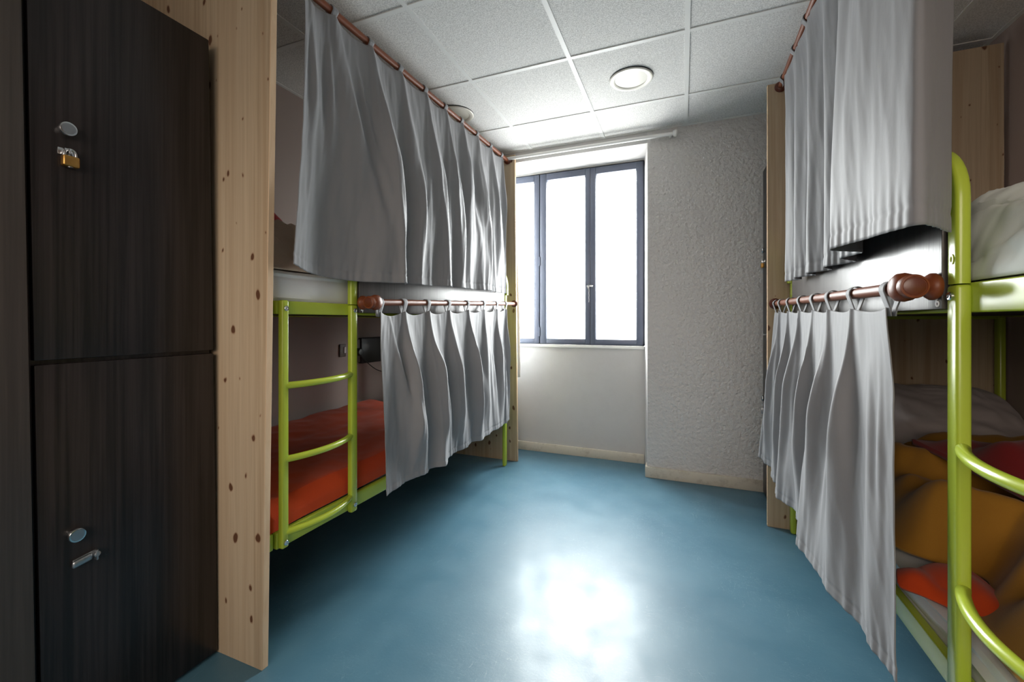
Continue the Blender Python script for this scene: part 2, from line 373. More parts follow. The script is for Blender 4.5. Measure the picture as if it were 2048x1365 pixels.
# ================================================================= DOWNLIGHTS
def downlight(x, y, label):
    t = thing('recessed_downlight', label, 'ceiling light', (x, y, CEIL), 'round downlights in the tile ceiling')
    obj('trim_ring', lathe(bmesh.new(), [(-.006, .125), (-.012, .12), (-.013, .105), (-.008, .094), (.0, .092), (0, .125)], (x, y, CEIL), (0, 0, 1), 48), 'lamptrim', t)
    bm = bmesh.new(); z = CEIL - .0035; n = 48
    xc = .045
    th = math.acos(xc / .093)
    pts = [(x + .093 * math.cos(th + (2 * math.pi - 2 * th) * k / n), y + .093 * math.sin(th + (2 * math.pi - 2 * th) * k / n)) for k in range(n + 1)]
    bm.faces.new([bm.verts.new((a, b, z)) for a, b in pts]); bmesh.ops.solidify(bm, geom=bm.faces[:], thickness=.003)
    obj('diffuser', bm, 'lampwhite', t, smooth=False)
    bm = bmesh.new(); pts = [(x + .093 * math.cos(-th + 2 * th * k / 16), y + .093 * math.sin(-th + 2 * th * k / 16)) for k in range(17)]  # segment of the disc beyond a straight edge, set off in grey-green
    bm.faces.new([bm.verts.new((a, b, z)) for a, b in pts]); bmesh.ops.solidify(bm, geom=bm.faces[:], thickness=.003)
    obj('side_segment', bm, 'lampsegment', t, smooth=False)['label'] = 'grey-green segment'
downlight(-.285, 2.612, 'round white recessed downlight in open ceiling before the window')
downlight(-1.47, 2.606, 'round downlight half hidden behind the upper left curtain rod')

# ================================================================= PINE BOARDS
def board(x0, x1, y0, y1, z1, label, slant=0.0):
    bm = B(x0, x1, y0, y1, 0, z1, .0015, 1)
    if slant:
        for v in bm.verts:
            if v.co.x > (x0 + x1) / 2: v.co.x += slant * v.co.z
    bm.normal_update()
    for f in bm.faces:
        if abs(f.normal.x) > .6 or abs(f.normal.z) > .6: f.material_index = 1
    o = obj('pine_board', bm, ['pine', 'pine_edge']); tag(o, label, 'board', 'pine partition boards at the bunk ends')
    return rebase(o, ((x0 + x1) / 2, (y0 + y1) / 2, 0))
board(-2.27, -1.325, 1.022, 1.046, 2.60, 'tall knotty pine board beside the near dark locker', .019)
board(-2.27, -1.297, 3.350, 3.374, 2.60, 'pine board at the window end of the left bunk bed', -.009)
board(.455, 1.462, 2.832, 2.856, 2.555, 'pine board at the far end of the right bunk bed')

# ================================================================= LOCKERS
def shear(o, k):
    for v in o.data.vertices: v.co.y -= k * (v.co.z + WL[o.name].z)
def knob(parent, org, nrm):
    n = Vector(nrm)
    k = obj('lock_knob', lathe(bmesh.new(), [(0, .016), (.008, .0165), (.009, .0175), (.012, .0192), (.017, .0192), (.0195, .0175), (.0197, .0165)], org, n, 40), 'chrome', parent)
    obj('knob_face', lathe(bmesh.new(), [(.0185, .0145), (.0197, .0142), (.0199, 0)], org, n, 40), 'steel', k)
def door_mesh(xf, sg, y0, y1, z0, z1, th=.02):
    return B(min(xf, xf - sg * th), max(xf, xf - sg * th), y0, y1, z0, z1, .0025, 2)
lk = thing('locker', 'tall dark wood locker with two stacked doors beside near pine board', 'locker', (-1.9, .8, 0))
K = .0145; XF = -1.54
parts = [obj('carcass', B(-2.27, XF - .024, .567, 1.019, 0, 2.176, .002), 'dark', lk)]
du = obj('door', door_mesh(XF, 1, .569, 1.017, 1.087, 2.174), 'dark', lk); du['label'] = 'upper door with brass padlock'
dl = obj('door', door_mesh(XF, 1, .569, 1.017, .012, 1.075), 'dark', lk); dl['label'] = 'lower door with open hasp'
parts += [du, dl]
for p in parts: shear(p, K)
knob(du, (XF, .612, 1.703), (1, 0, 0)); knob(dl, (XF, .630, .608), (1, 0, 0))
# hasp of the upper door, brass padlock hanging from it
bm = B(XF, XF + .004, .596, .632, 1.634, 1.652, .001); box(bm, XF, XF + .022, .612, .616, 1.636, 1.65, .001); box(bm, XF, XF + .018, .604, .608, 1.636, 1.65, .001)
obj('hasp', bm, 'chrome', du)
pl = thing('padlock', 'brass padlock hanging on the upper door of the near dark locker', 'padlock', (XF + .014, .615, 1.603))
obj('padlock_body', B(XF + .004, XF + .023, .600, .634, 1.603, 1.632, .004, 3), 'brass', pl)
hp = [(XF + .0135, .617 - .0115 * math.cos(math.pi * k / 12), 1.634 + .016 * math.sin(math.pi * k / 12) ** .8) for k in range(13)]
obj('shackle', tube(bmesh.new(), [(hp[0][0], hp[0][1], 1.626)] + hp + [(hp[-1][0], hp[-1][1], 1.626)], .0035, 12), 'chrome', pl)
obj('keyhole', lathe(bmesh.new(), [(0, .006), (.0015, .006), (.002, 0)], (XF + .0135, .617, 1.603), (0, 0, -1), 20), 'steel', pl)
bm = B(XF, XF + .004, .626, .672, .523, .541, .0015); box(bm, XF + .004, XF + .014, .622, .666, .52, .540, .006, 3)
lathe(bm, [(0, .007), (.016, .007), (.018, .004)], (XF + .004, .672, .532), (1, 0, 0)); box(bm, XF + .008, XF + .024, .668, .673, .517, .546, .002)
for v in bm.verts: v.co.z += (v.co.y - .645) * .16
obj('hasp', bm, 'steel', dl)
lk2 = thing('locker', 'tall taupe locker front, light painted into its tone, cut off by the photo left edge', 'locker', (-1.9, .3, 0))
p = [obj('carcass', B(-2.27, XF - .012, .02, .560, 0, 2.176, .002), 'dark', lk2), obj('door', door_mesh(XF + .012, 1, .03, .556, .012, 2.174), 'lightened', lk2)]
for q in p: shear(q, K)
# far locker at the window wall
lf = thing('locker', 'dark locker against the window wall behind the right pine board', 'locker', (.9, 3.1, 0)); XQ = .515
obj('carcass', B(XQ + .022, 1.45, 2.87, 3.374, 0, 2.225, .002), 'dark', lf)
du2 = obj('door', door_mesh(XQ, -1, 2.872, 3.372, 1.10, 2.222), 'dark', lf); dl2 = obj('door', door_mesh(XQ, -1, 2.872, 3.372, .012, 1.09), 'dark', lf)
knob(du2, (XQ, 3.30, 1.665), (-1, 0, 0)); knob(dl2, (XQ, 3.30, .665), (-1, 0, 0))
bm = B(XQ - .02, XQ, 3.296, 3.300, 1.585, 1.60, .001); box(bm, XQ - .004, XQ, 3.28, 3.32, 1.583, 1.602, .001); obj('hasp', bm, 'chrome', du2)
pl2 = thing('padlock', 'small brass padlock on the far locker at the window wall', 'padlock', (XQ - .014, 3.298, 1.548))
obj('padlock_body', B(XQ - .024, XQ - .004, 3.281, 3.315, 1.548, 1.58, .004, 3), 'brass', pl2)
hp = [(XQ - .0135, 3.298 - .0115 * math.cos(math.pi * k / 12), 1.582 + .016 * math.sin(math.pi * k / 12)) for k in range(13)]
obj('shackle', tube(bmesh.new(), [(hp[0][0], hp[0][1], 1.574)] + hp + [(hp[-1][0], hp[-1][1], 1.574)], .0035, 12), 'chrome', pl2)
bm = B(XQ - .004, XQ, 3.275, 3.32, .575, .60, .001); box(bm, XQ - .022, XQ, 3.296, 3.301, .56, .60, .002); box(bm, XQ - .02, XQ - .012, 3.28, 3.318, .562, .585, .003); obj('hasp', bm, 'steel', dl2)

# ================================================================= BUNK BEDS
def bolt(parent, x, y, z, sg):
    o = obj('bolt', lathe(bmesh.new(), [(0, .0095), (.004, .0095), (.006, .0075), (.0062, .0045), (.003, .004), (.003, 0)], (x, y, z), (sg, 0, 0), 20), 'chrome', parent)
    return o
def bed(sg, xf, xb, y0, y1, ys0, ys1, yp0, yp1, zr, label, num, panel, rungs, tilt, zl):
    """sg: +1 when the room side is +X. xf front plane, xb wall side."""
    t = thing('bunk_bed', label, 'bunk bed', ((xf + xb) / 2, (y0 + y1) / 2, 0), 'lime green bunk beds')
    L = lambda w_: xf - sg * w_                           # depth from the front plane
    def bx(w0, w1, ya, yb, za, zb, bev=.004): a, b = sorted((L(w0), L(w1))); return B(a, b, ya, yb, za, zb, bev, 3)
    W = abs(xb - xf); U0, U1 = zr; l0, l1 = zl
    def tl(bm):
        for v in bm.verts: v.co.z -= tilt * (v.co.y - y0) / (y1 - y0)
        return bm
    RW = .022
    # legs
    for wa, far in ((.085, 0), (.012, 1), (W - .04, 0), (W - .04, 1)):
        ya = y1 - .042 if far else y0
        obj('leg', bx(wa, wa + .028, ya, ya + .042, 0, U1 + .006 if not (far and wa < .1) else 1.44, .009), 'lime', t)
    # rails
    obj('side_rail', tl(bx(RW, RW + .022, y0 + .04, y1 - .04, l0, l1)), 'lime', t)
    obj('side_rail', tl(bx(W - .038, W - .016, y0 + .04, y1 - .04, l0, l1)), 'lime', t)
    obj('side_rail', bx(RW, RW + .022, y0 + .04, y1 - .04, U0, U1), 'lime', t)
    obj('side_rail', bx(W - .038, W - .016, y0 + .04, y1 - .04, U0, U1), 'lime', t)
    for ya in (y0 + .008, y1 - .034):
        obj('end_rail', bx(.03, W - .03, ya, ya + .026, U0 - .01, U1 - .01), 'lime', t)
        obj('end_rail', bx(.03, W - .03, ya, ya + .026, l0 - (tilt if ya > 2 else 0), l1 - (tilt if ya > 2 else 0)), 'lime', t)
    obj('bed_base', bx(RW + .022, W - .04, y0 + .04, y1 - .04, U0 + .006, U0 + .022, .001), 'black', t)
    obj('bed_base', tl(bx(RW + .022, W - .04, y0 + .04, y1 - .04, l0 + .02, l0 + .034, .001)), 'black', t)
    # ladder
    zs0 = l0 + .002
    st = obj('ladder_stile', bx(0, .024, ys0, ys1, zs0, U1 + .002, .006), 'lime', t)
    ps = obj('ladder_stile', bx(-.002, .024, yp0, yp1, zs0 - .012, U1 - .004, .007), 'lime', t)
    for zz in (U1 - .028, l0 + .022):
        bolt(st, xf, (ys0 + ys1) / 2, zz, sg); bolt(ps, L(-.002), (yp0 + yp1) / 2, zz, sg)
    for zz in rungs:
        n = 18; path = []
        for k in range(n + 1):
            u = k / n; path.append((L(.012 - .042 * math.sin(math.pi * u) ** .85), lerp(ys1 - .008, yp0 + .008, u), zz - .004 * (1 - u)))
        obj('rung', tube(bmesh.new(), path, .0125, 18), 'lime', t)
    # guard rail: one bent flat tube from the ladder post to the far post
    r = .115; zt = 1.575; yc = (yp0 + yp1) / 2; ye = y1 - .021; xg = L(.011)
    path = [(xg, yc, U1 - .002), (xg, yc, U1 + .08)]
    path += [(xg, yc + r - r * math.cos(R(a)), zt - r + r * math.sin(R(a))) for a in range(0, 91, 9)]
    path += [(xg, ye - r + r * math.sin(R(a)), zt - r + r * math.cos(R(a))) for a in range(0, 91, 9)] + [(xg, ye, 1.40)]
    g = obj('guard_rail', sweep(bmesh.new(), path, rrect(.0205, .013, .009), up=(1, 0, 0)), 'lime', t)
    bm = bmesh.new(); lathe(bm, [(0, .006), (.0015, .006), (.0018, .0035), (-.002, .003), (-.002, 0)], (L(-.0025), yc - .004, U1 + .052), (sg, 0, 0), 20)
    for v in bm.verts: v.co.z = U1 + .052 + (v.co.z - U1 - .052) * 1.9
    obj('slot_plug', bm, 'lime', g)
    # guard panel and its painted number
    pa, pb, pz0 = panel
    gp = obj('guard_panel', bx(-.008, .006, pa, pb, pz0, 1.56, .0015), 'panel', t); gp['label'] = 'dark laminate guard panel'
    rot = Matrix(((0, 0, sg, 0), (sg, 0, 0, 0), (0, 1, 0, 0), (0, 0, 0, 1)))
    if sg > 0: mt = Matrix.Translation((L(-.009), pa + .015, pz0 + .011)) @ rot
    else: mt = Matrix.Translation((L(-.009), pa + .016, pz0 + .016)) @ rot
    nm = text_mesh(num, .034, 'painted_number', 'number', gp, mt); nm['label'] = 'painted white number %s' % num
    return t
bed(1, -1.33, -2.255, 1.060, 3.236, 1.106, 1.134, 1.447, 1.484, (1.214, 1.263), 'lime green metal bunk bed along the left wall with orange blanket below',
    '4', (1.488, 3.13, 1.226), (.958, .690, .424), .022, (.366, .426))
bed(-1, .548, 1.455, .560, 2.818, .845, .875, 1.202, 1.243, (1.208, 1.272), 'lime green metal bunk bed along the right wall with mustard blanket below',
    '6', (1.246, 2.655, 1.216), (.915, .612, .375), .0, (.345, .405))

# ================================================================= MATTRESSES AND BEDDING
def mattress(x0, x1, y0, y1, z0, z1, label, pleats=0.0, group='white mattresses on the bunks'):
    bm = B(x0, x1, y0, y1, z0, z1, .04, 5); bmesh.ops.subdivide_edges(bm, edges=[e for e in bm.edges if e.calc_length() > .3], cuts=40, use_grid_fill=True)
    xm = (x0 + x1) / 2; ym = (y0 + y1) / 2
    for v in bm.verts:
        u, q, h = (v.co.x - xm), (v.co.y - ym), v.co.z
        top = sm(z0, z1, h)
        v.co.z += .012 * nz(u * 3, q * 3, 2) * top
        if abs(u) > (x1 - x0) * .38:
            v.co.x += pleats * math.sin(h * 190 + q * 3 + 2 * nz(q * 2.5, h * 9)) + .008 * nz(q * 4, h * 12)
    o = obj('mattress', bm, 'plastic'); tag(o, label, 'mattress', group); return rebase(o, (xm, ym, z0))
def field(name, mat, x0, x1, y0, y1, f, label, cat, group=None, nx=90, ny=120, skirt=.05, th=.008, outline=None):
    """bedding as a height field with a turned-down, thick border"""
    bm = bmesh.new(); V = []
    for j in range(ny + 1):
        row = []
        for i in range(nx + 1):
            u, q = i / nx, j / ny
            x, y = lerp(x0, x1, u), lerp(y0, y1, q)
            if outline: x, y = outline(u, q, x, y)
            row.append(bm.verts.new((x, y, f(x, y, u, q))))
        V.append(row)
    for j in range(ny):
        for i in range(nx): bm.faces.new([V[j][i], V[j][i + 1], V[j + 1][i + 1], V[j + 1][i]])
    o = obj(name, bm, mat); tag(o, label, cat, group)
    s = o.modifiers.new('thickness', 'SOLIDIFY'); s.thickness = th; s.offset = 1
    return rebase(o, ((x0 + x1) / 2, (y0 + y1) / 2, min(v.co.z for v in o.data.vertices)))
def rid(x): return 1 - abs(x) * 2
def crump(x, y, sc, seed, dirx=1.0, diry=1.0):
    a = nz(x * sc * dirx, y * sc * diry, seed); b = nz(x * sc * 2.1 * dirx + 5, y * sc * 2.1 * diry, seed + 3); c_ = nz(x * sc * 4.3, y * sc * 4.3, seed + 7)
    return rid(a) * .55 + rid(b) * .3 + c_ * .15
def edge(u, q, a=.06):
    return sm(0, a, u) * sm(0, a, 1 - u) * sm(0, a, q) * sm(0, a, 1 - q)

mattress(-2.225, -1.384, 1.10, 3.19, .40, .505, 'mattress under the orange blanket on the left lower bunk', .002)
mattress(-2.225, -1.384, 1.10, 3.19, 1.236, 1.385, 'white mattress on the left upper bunk above the ladder', .004)
mattress(.594, 1.41, .62, 2.77, .375, .472, 'white pleated mattress on the right lower bunk', .006)
mattress(.625, 1.41, .62, 2.77, 1.232, 1.340, 'white mattress on the right upper bunk', .003)

# left lower: orange fleece blanket lying over the mattress
def f(x, y, u, q):
    z = .522 + .02 * sm(1.7, 2.6, y) + .020 * crump(x, y, 3.0, 1) * sm(1, .7, u) + .03 * sm(-1.9, -2.2, x)
    return lerp(z, .432 + .008 * nz(y * 5, 3), sm(.84, 1, u))
field('blanket', 'orange', -2.235, -1.372, 1.085, 2.62, f, 'orange fleece blanket spread over the left lower bunk', 'blanket', None, 110, 150, outline=lambda u, q, x, y: (lerp(-2.235, -1.40, u / .84) if u < .84 else lerp(-1.40, -1.372, sm(.84, .93, u)), y))
def pillow(name, mat, cx, cy, cz, lx, ly, lz, rot, label, seed, tilt=0, wr=.02):
    bm = bmesh.new(); bmesh.ops.create_icosphere(bm, subdivisions=6, radius=1)
    for v in bm.verts:
        p = v.co.normalized(); e = .55
        x = math.copysign(abs(p.x) ** e, p.x); y = math.copysign(abs(p.y) ** e, p.y); z = p.z
        k = (1 - .75 * max(abs(p.x), abs(p.y)) ** 6)
        q = Vector((x * lx / 2, y * ly / 2, z * lz / 2 * k))
        q.z += wr * crump(q.x, q.y, 6, seed) * (1 if z > 0 else .1) * .8
        v.co = q
    bmesh.ops.transform(bm, verts=bm.verts, matrix=Matrix.Translation((cx, cy, cz)) @ Matrix.Rotation(rot, 4, 'Z') @ Matrix.Rotation(tilt, 4, 'X'))
    o = obj(name, bm, mat); tag(o, label, 'pillow'); return rebase(o, (cx, cy, cz - lz / 2))
pillow('pillow', 'pillow', -1.92, 2.93, .575, .52, .50, .13, .1, 'grey white pillow at the window end of the left lower bunk', 4)
# left upper: crumpled beige bedding with a red blanket behind it
def heap(u, q, p=2.2): return max(0, 1 - abs(u * 2 - 1) ** p) * max(0, 1 - abs(q * 2 - 1) ** p)
def f(x, y, u, q):
    h = heap(u, q, 2.6) ** .7
    s_ = sm(.1, .7, 1 - u)
    return 1.384 + h * (.085 + .16 * s_) + (.075 * crump(x, y, 4.0, 11) + .022 * math.sin(x * 26 + y * 14 + 3 * nz(x * 4, y * 4))) * min(1, h * 2)
field('duvet', 'beige', -2.12, -1.41, 1.10, 2.0, f, 'crumpled beige bedding heaped on the left upper bunk', 'bedding', None, 110, 120, th=.006)
def f(x, y, u, q): return 1.394 + .41 * heap(u, q, 3) ** .6 + .03 * crump(x, y, 5, 21) * edge(u, q, .2)
field('blanket', 'red', -2.245, -2.13, 1.40, 1.90, f, 'red blanket showing behind beige bedding on the left upper bunk', 'blanket', None, 30, 60)

# right upper: pale crumpled duvet, its front side bulging down to the rail
def od(u, q, x, y):
    return lerp(.592, .618, sm(0, .26, u)) - .012 * math.sin(math.pi * min(1, u / .26)) + .022 * crump(y, u * .6 + y * .35, 5, 37) * sm(0, .06, u) if u < .26 else lerp(.618, 1.40, (u - .26) / .74) + .022 * crump(y, u * .6 + y * .35, 5, 37) * (1 - sm(.26, .5, u)), y
def f(x, y, u, q):
    e = sm(0, .08, q) * sm(0, .12, 1 - q)
    top = 1.425 + .075 * sm(.62, .86, x) * sm(1.62, 1.2, y) - .02 * sm(1.3, 1.7, y) - .06 * sm(1.1, 1.4, x)
    fold = .030 * math.sin((y * .9 + x * .5) * 22 + 2.4 * nz(x * 3, y * 3, 5))
    z = lerp(1.278, top, min(1, u / .26) ** .8)
    z = lerp(1.350, z, e) if u > .26 else lerp(1.29, z, max(e, .25))
    return z + (.055 * crump(x, y, 4.6, 31) - .018 + fold * .7 + .012 * crump(x, y, 11, 33)) * e * sm(.02, .4, u) + .010 * math.sin(y * 16 + u * 40 + 2 * nz(y * 4, u * 8)) * e * (1 - sm(.26, .4, u)) * sm(0, .1, u)
field('duvet', 'duvet', .60, 1.40, .66, 1.95, f, 'pale crumpled duvet on the right upper bunk behind the lime post', 'bedding', None, 150, 180, th=.010, outline=od)

# right lower: bedding
def om(u, q, x, y):     # wandering front edge of the mustard blanket
    fx = pw([(0, .60), (.11, .603), (.165, .606), (.258, .661), (.33, .73), (.39, .75), (.415, .70), (.47, .61), (.6, .60), (.75, .63), (1, .72)], q)[0] + .012 * nz(y * 6, 2)
    return lerp(fx, 1.39, u), y
def f(x, y, u, q):
    fr = sm(0, .16, u); e = sm(0, .06, q) * sm(0, .05, 1 - q)
    fl = .034 * math.sin(x * 11 + y * 12 + 2.5 * nz(x * 2, y * 2, 4)) + .020 * math.sin(x * 22 + y * 30 + 3 * nz(x * 3, y * 3, 9))
    return .482 + fr * e * (.125 + .06 * sm(1.2, 2.1, y) + fl + .03 * crump(x, y, 3, 44) + .012 * crump(x, y, 8, 47)) + .010 * (1 - fr)
field('blanket', 'mustard', .56, 1.39, 1.02, 2.35, f, 'mustard yellow fleece blanket rumpled on the right lower bunk', 'blanket', None, 120, 170, th=.012, outline=om)
def f(x, y, u, q):
    e = edge(u, q, .18)
    return .700 + .05 * e + .022 * e * math.sin(y * 24 - x * 16 + 2 * nz(x * 4, y * 4, 2)) + .03 * sm(1.2, 2.0, y) + .02 * e * crump(x, y, 4, 51)
field('blanket', 'red', .84, 1.36, 1.12, 2.02, f, 'dark red folded blanket lying on the mustard blanket', 'blanket', None, 80, 110, th=.02, outline=lambda u, q, x, y: (x + .10 * (.5 - q), y))
def oc(u, q, x, y):
    a, b, c_, d = Vector((.536, 1.425)), Vector((.69, 1.27)), Vector((.560, 1.50)), Vector((.74, 1.56))
    p = a.lerp(b, u).lerp(c_.lerp(d, u), q); return p.x, p.y
def f(x, y, u, q): return .478 + .038 * math.sin(math.pi * min(1, .03 + q * .9)) ** .6 * sm(-.1, .25, u) + .010 * math.sin(u * 9 + q * 3) * sm(0, .3, q)
field('blanket', 'orange', .536, .74, 1.27, 1.56, f, 'orange fleece corner poking out under the mustard blanket', 'blanket', None, 50, 50, th=.014, outline=oc)
pillow('pillow', 'pillow', 1.12, 2.60, .70, .62, .46, .17, .05, 'large grey white pillow against the pine board on the right lower bunk', 61, R(38), .035)
def f(x, y, u, q): return .512 + .11 * heap(u, q, 3) ** .6 + .035 * crump(x, y, 5, 71) * edge(u, q, .15)
field('sheet', 'sheet', .80, 1.40, 2.05, 2.58, f, 'white crumpled sheet between pillow and mustard blanket', 'sheet', None, 80, 80, th=.006)
pillow('bag', 'navy', 1.385, 2.735, .56, .10, .10, .24, 0, 'dark navy bundle in the corner behind the grey white pillow', 81)
bpy.data.objects['bag']['category'] = 'bag'

# ================================================================= CURTAINS
def rod(name_label, A, Bp, r, flange_far=True, flange_near=False, bracket=None, group='stained wooden curtain rods on the bunks'):
    A, Bp = Vector(A), Vector(Bp); t = thing('curtain_rod', name_label, 'curtain rod', A, group); d = (Bp - A).normalized()
    obj('pole', tube(bmesh.new(), [A.lerp(Bp, k / 10) for k in range(11)], r, 24), 'rod', t)
    fl = [(-.014, r * 1.15), (-.011, r * 1.5), (-.004, r * 2.0), (0, r * 2.0)]
    if flange_far: obj('end_flange', lathe(bmesh.new(), fl, Bp, d), 'cup', t)
    if flange_near: obj('end_flange', lathe(bmesh.new(), fl, A, -d), 'cup', t)
    if bracket:
        bx_, sg = bracket            # panel plane x, room direction
        c_ = A; wdt = abs(bx_ - A.x)
        b = obj('bracket', lathe(bmesh.new(), [(0, .027), (.006, .031), (.013, .031), (.02, .026), (.027, .016), (.034, .0125), (wdt - .03, .0125), (wdt - .022, .018), (wdt - .010, .030), (wdt + .004, .034), (wdt + .018, .032), (wdt + .028, .022), (wdt + .032, 0)],
            (bx_, A.y, A.z), (sg, 0, 0), 40), 'rod', t)
        obj('rod_socket', lathe(bmesh.new(), [(0, .0275), (.036, .0275), (.040, .026), (.041, .0225), (.039, .0215), (.0385, 0)], (A.x, A.y + .0, A.z), -d, 40), 'rod', b)
        obj('rod_end', lathe(bmesh.new(), [(.036, .021), (.0398, .0205), (.041, .017), (.0412, 0)], A, -d, 32), 'cup', b)
    return t
def curtain(label, A, Bp, r, tabs, gap, hem, ridges, sgn, seed, nu=360, nt=150, sag=.02, toppath=None, wr=.006, ripple=.0022, hem_seam=.035, hang=.85, yhang=1.0, tabw=.032, bulge=0.0, group='grey tab curtains on the bunks'):
    """tabs: y positions along the rod from near to far. hem: [(s, x, y, z)], ridges: [(s0, drift, amp, wl, wr, t0, t1, grow)]"""
    A, Bp = Vector(A), Vector(Bp); rnd = random.Random(seed)
    n = len(tabs)
    def rodp(y): return A.lerp(Bp, (y - A.y) / (Bp.y - A.y))
    t = thing('curtain', label, 'curtain', rodp(tabs[0]), group)
    yt = lambda s: pw([(k / (n - 1), tabs[k]) for k in range(n)], s)[0]
    bm = bmesh.new(); V = []
    for j in range(nt + 1):
        q = 1 - (1 - j / nt) ** 1.0; row = []
        for i in range(nu + 1):
            s = i / nu; y = yt(s); p = rodp(y)
            ph = s * (n - 1); fr = abs(ph - round(ph)) * 2          # 0 at a tab, 1 between two
            zt = p.z - r - gap - sag * (1 - (1 - fr) ** 2)
            hx, hy, hz = pw(hem, s)
            tx = p.x if toppath is None else p.x + pw(toppath, s)[0]
            row.append([lerp(tx, hx, q ** hang), lerp(y, hy, q ** yhang), lerp(zt, hz, q)])
        out = []
        for i in range(nu + 1):
            s = i / nu; a = row[max(i - 2, 0)]; b = row[min(i + 2, nu)]
            nx, ny = (b[1] - a[1]), -(b[0] - a[0]); l = math.hypot(nx, ny) or 1; nx, ny = nx / l * sgn, ny / l * sgn
            d = 0.0
            for s0, dr, am, w1, w2, t0, t1, gr in ridges:
                if q < t0 - .15 or q > t1 + .2: continue
                c_ = s0 + dr * q ** .85 + .003 * math.sin(q * 6 + s0 * 40 + dr * 90); e = s - c_; ww = (w1 if e < 0 else w2) * (.35 + gr * q)
                if abs(e) > 3 * ww: continue
                d += am * math.exp(-(e / ww) ** 2) * sm(t0 - .08, t0 + .15, q) * (1 - sm(t1 - .2, t1 + .15, q)) * (.10 + .90 * sm(0, .45, q))
            ph = s * (n - 1); fr = abs(ph - round(ph)) * 2
            d += .010 * (1 - fr) ** 2 * (1 - sm(0, .25, q))
            Ls = s * (n - 1)
            d += wr * nz(Ls * 2.0 + q * .9, q * 1.3, seed) * sm(0, .2, q) + wr * .5 * nz(Ls * 5.5 - q * 2, q * 2.6, seed + 5) * sm(0, .15, q)
            d += wr * .22 * (rid(nz(Ls * 3.5 + q * 3, q * 3.5, seed + 9)) - .5) + wr * .14 * nz(Ls * 13 + q * 6, q * 9, seed + 2)
            d += bulge * math.sin(math.pi * q) * math.sin(math.pi * s)
            hm = sm(.88, 1.0, q)
            d += ripple * hm * (math.sin(Ls * 46 + 3 * nz(Ls * 3, 1, seed)) * (.55 + .45 * nz(Ls * 2, 7, seed)))
            gs = 1 - hem_seam
            d -= .0018 * math.exp(-((q - gs) / .006) ** 2)
            out.append((row[i][0] + nx * d, row[i][1] + ny * d, row[i][2]))
        V.append([bm.verts.new(c_) for c_ in out])
    for j in range(nt):
        for i in range(nu): bm.faces.new([V[j][i], V[j][i + 1], V[j + 1][i + 1], V[j + 1][i]])
    o = obj('panel_cloth', bm, 'grey', t); s_ = o.modifiers.new('thickness', 'SOLIDIFY'); s_.thickness = .0022; s_.offset = 0
    rd = (Bp - A).normalized()
    for y in tabs:
        p = rodp(y); bm = bmesh.new(); rr = r + .0035; zb = -r - gap - .022
        path = [(.004, zb), (.006, zb + .02), (rr * 1.0, -.004)] + [(rr * math.cos(R(a)), rr * math.sin(R(a))) for a in range(10, 171, 16)] + [(-rr, -.004), (-.005, zb + .02), (-.003, zb)]
        rows = []
        for k, (px, pz) in enumerate(path):
            hw = lerp(tabw * .38, tabw * .5, sm(zb, 0, pz))
            rows.append([bm.verts.new(p + Vector((px, 0, pz)) + rd * (hw * e)) for e in (-1, -.5, 0, .5, 1)])
        for a, b in zip(rows, rows[1:]):
            for k in range(4): bm.faces.new([a[k], a[k + 1], b[k + 1], b[k]])
        to = obj('tab', bm, 'grey', t); ms = to.modifiers.new('thickness', 'SOLIDIFY'); ms.thickness = .002; ms.offset = 1
    return t
def vridges(n, seed, amp=.02, per=2, spread=.10, first=0, last=None, w=.016):
    rnd = random.Random(seed); out = []
    for k in range(first, n if last is None else last):
        s0 = k / (n - 1)
        for m in range(per):
            dr = rnd.uniform(-spread, spread) if m else rnd.uniform(-.03, .05)
            out.append((min(max(s0, .0), 1), dr, amp * rnd.uniform(.6, 1.15), w * rnd.uniform(.55, 1.0), w * rnd.uniform(1.6, 3.8), -.2, rnd.choice((.85, 1.5, 1.5, 1.5)), rnd.uniform(1.0, 2.0)))
        if k < n - 1:
            out.append((s0 + .5 / (n - 1), rnd.uniform(-.05, .05), amp * .6, w, w * 1.2, rnd.uniform(.2, .5), 1.3, 1.2))
    return out

# upper left
Al, Bl = (-1.352, 1.050, 2.468), (-1.385, 3.348, 2.555)
rod('upper stained wood curtain rod below the ceiling on the left bunk', Al, Bl, .0155, True, True)
TL = [1.205, 1.365, 1.590, 1.82, 2.055, 2.28, 2.495, 2.73, 2.97, 3.19]
rg = vridges(10, 5, .034, 2, .07, first=2, w=.016) + vridges(10, 6, .012, 2, .05, first=2, w=.014)
rg += [(.115, .115, .050, .070, .026, -.3, 1.5, .8), (.03, .03, .03, .018, .03, -.2, .45, 1.2), (.16, .10, .018, .010, .010, .1, 1.3, 1.4), (.09, .02, .016, .012, .012, -.1, .5, 1.2)]
curtain('wide grey curtain hanging from the upper rod of the left bunk', Al, Bl, .0155, TL, .004,
    [(0, -1.250, 1.090, 1.388), (.04, -1.28, 1.155, 1.375), (.09, -1.318, 1.26, 1.366), (.16, -1.30, 1.42, 1.357), (.22, -1.27, 1.57, 1.36), (.38, -1.255, 1.84, 1.372), (.6, -1.28, 2.26, 1.388), (1, -1.322, 3.08, 1.405)],
    rg, 1, 3, 440, 190, sag=.018, wr=.010, hang=.6)
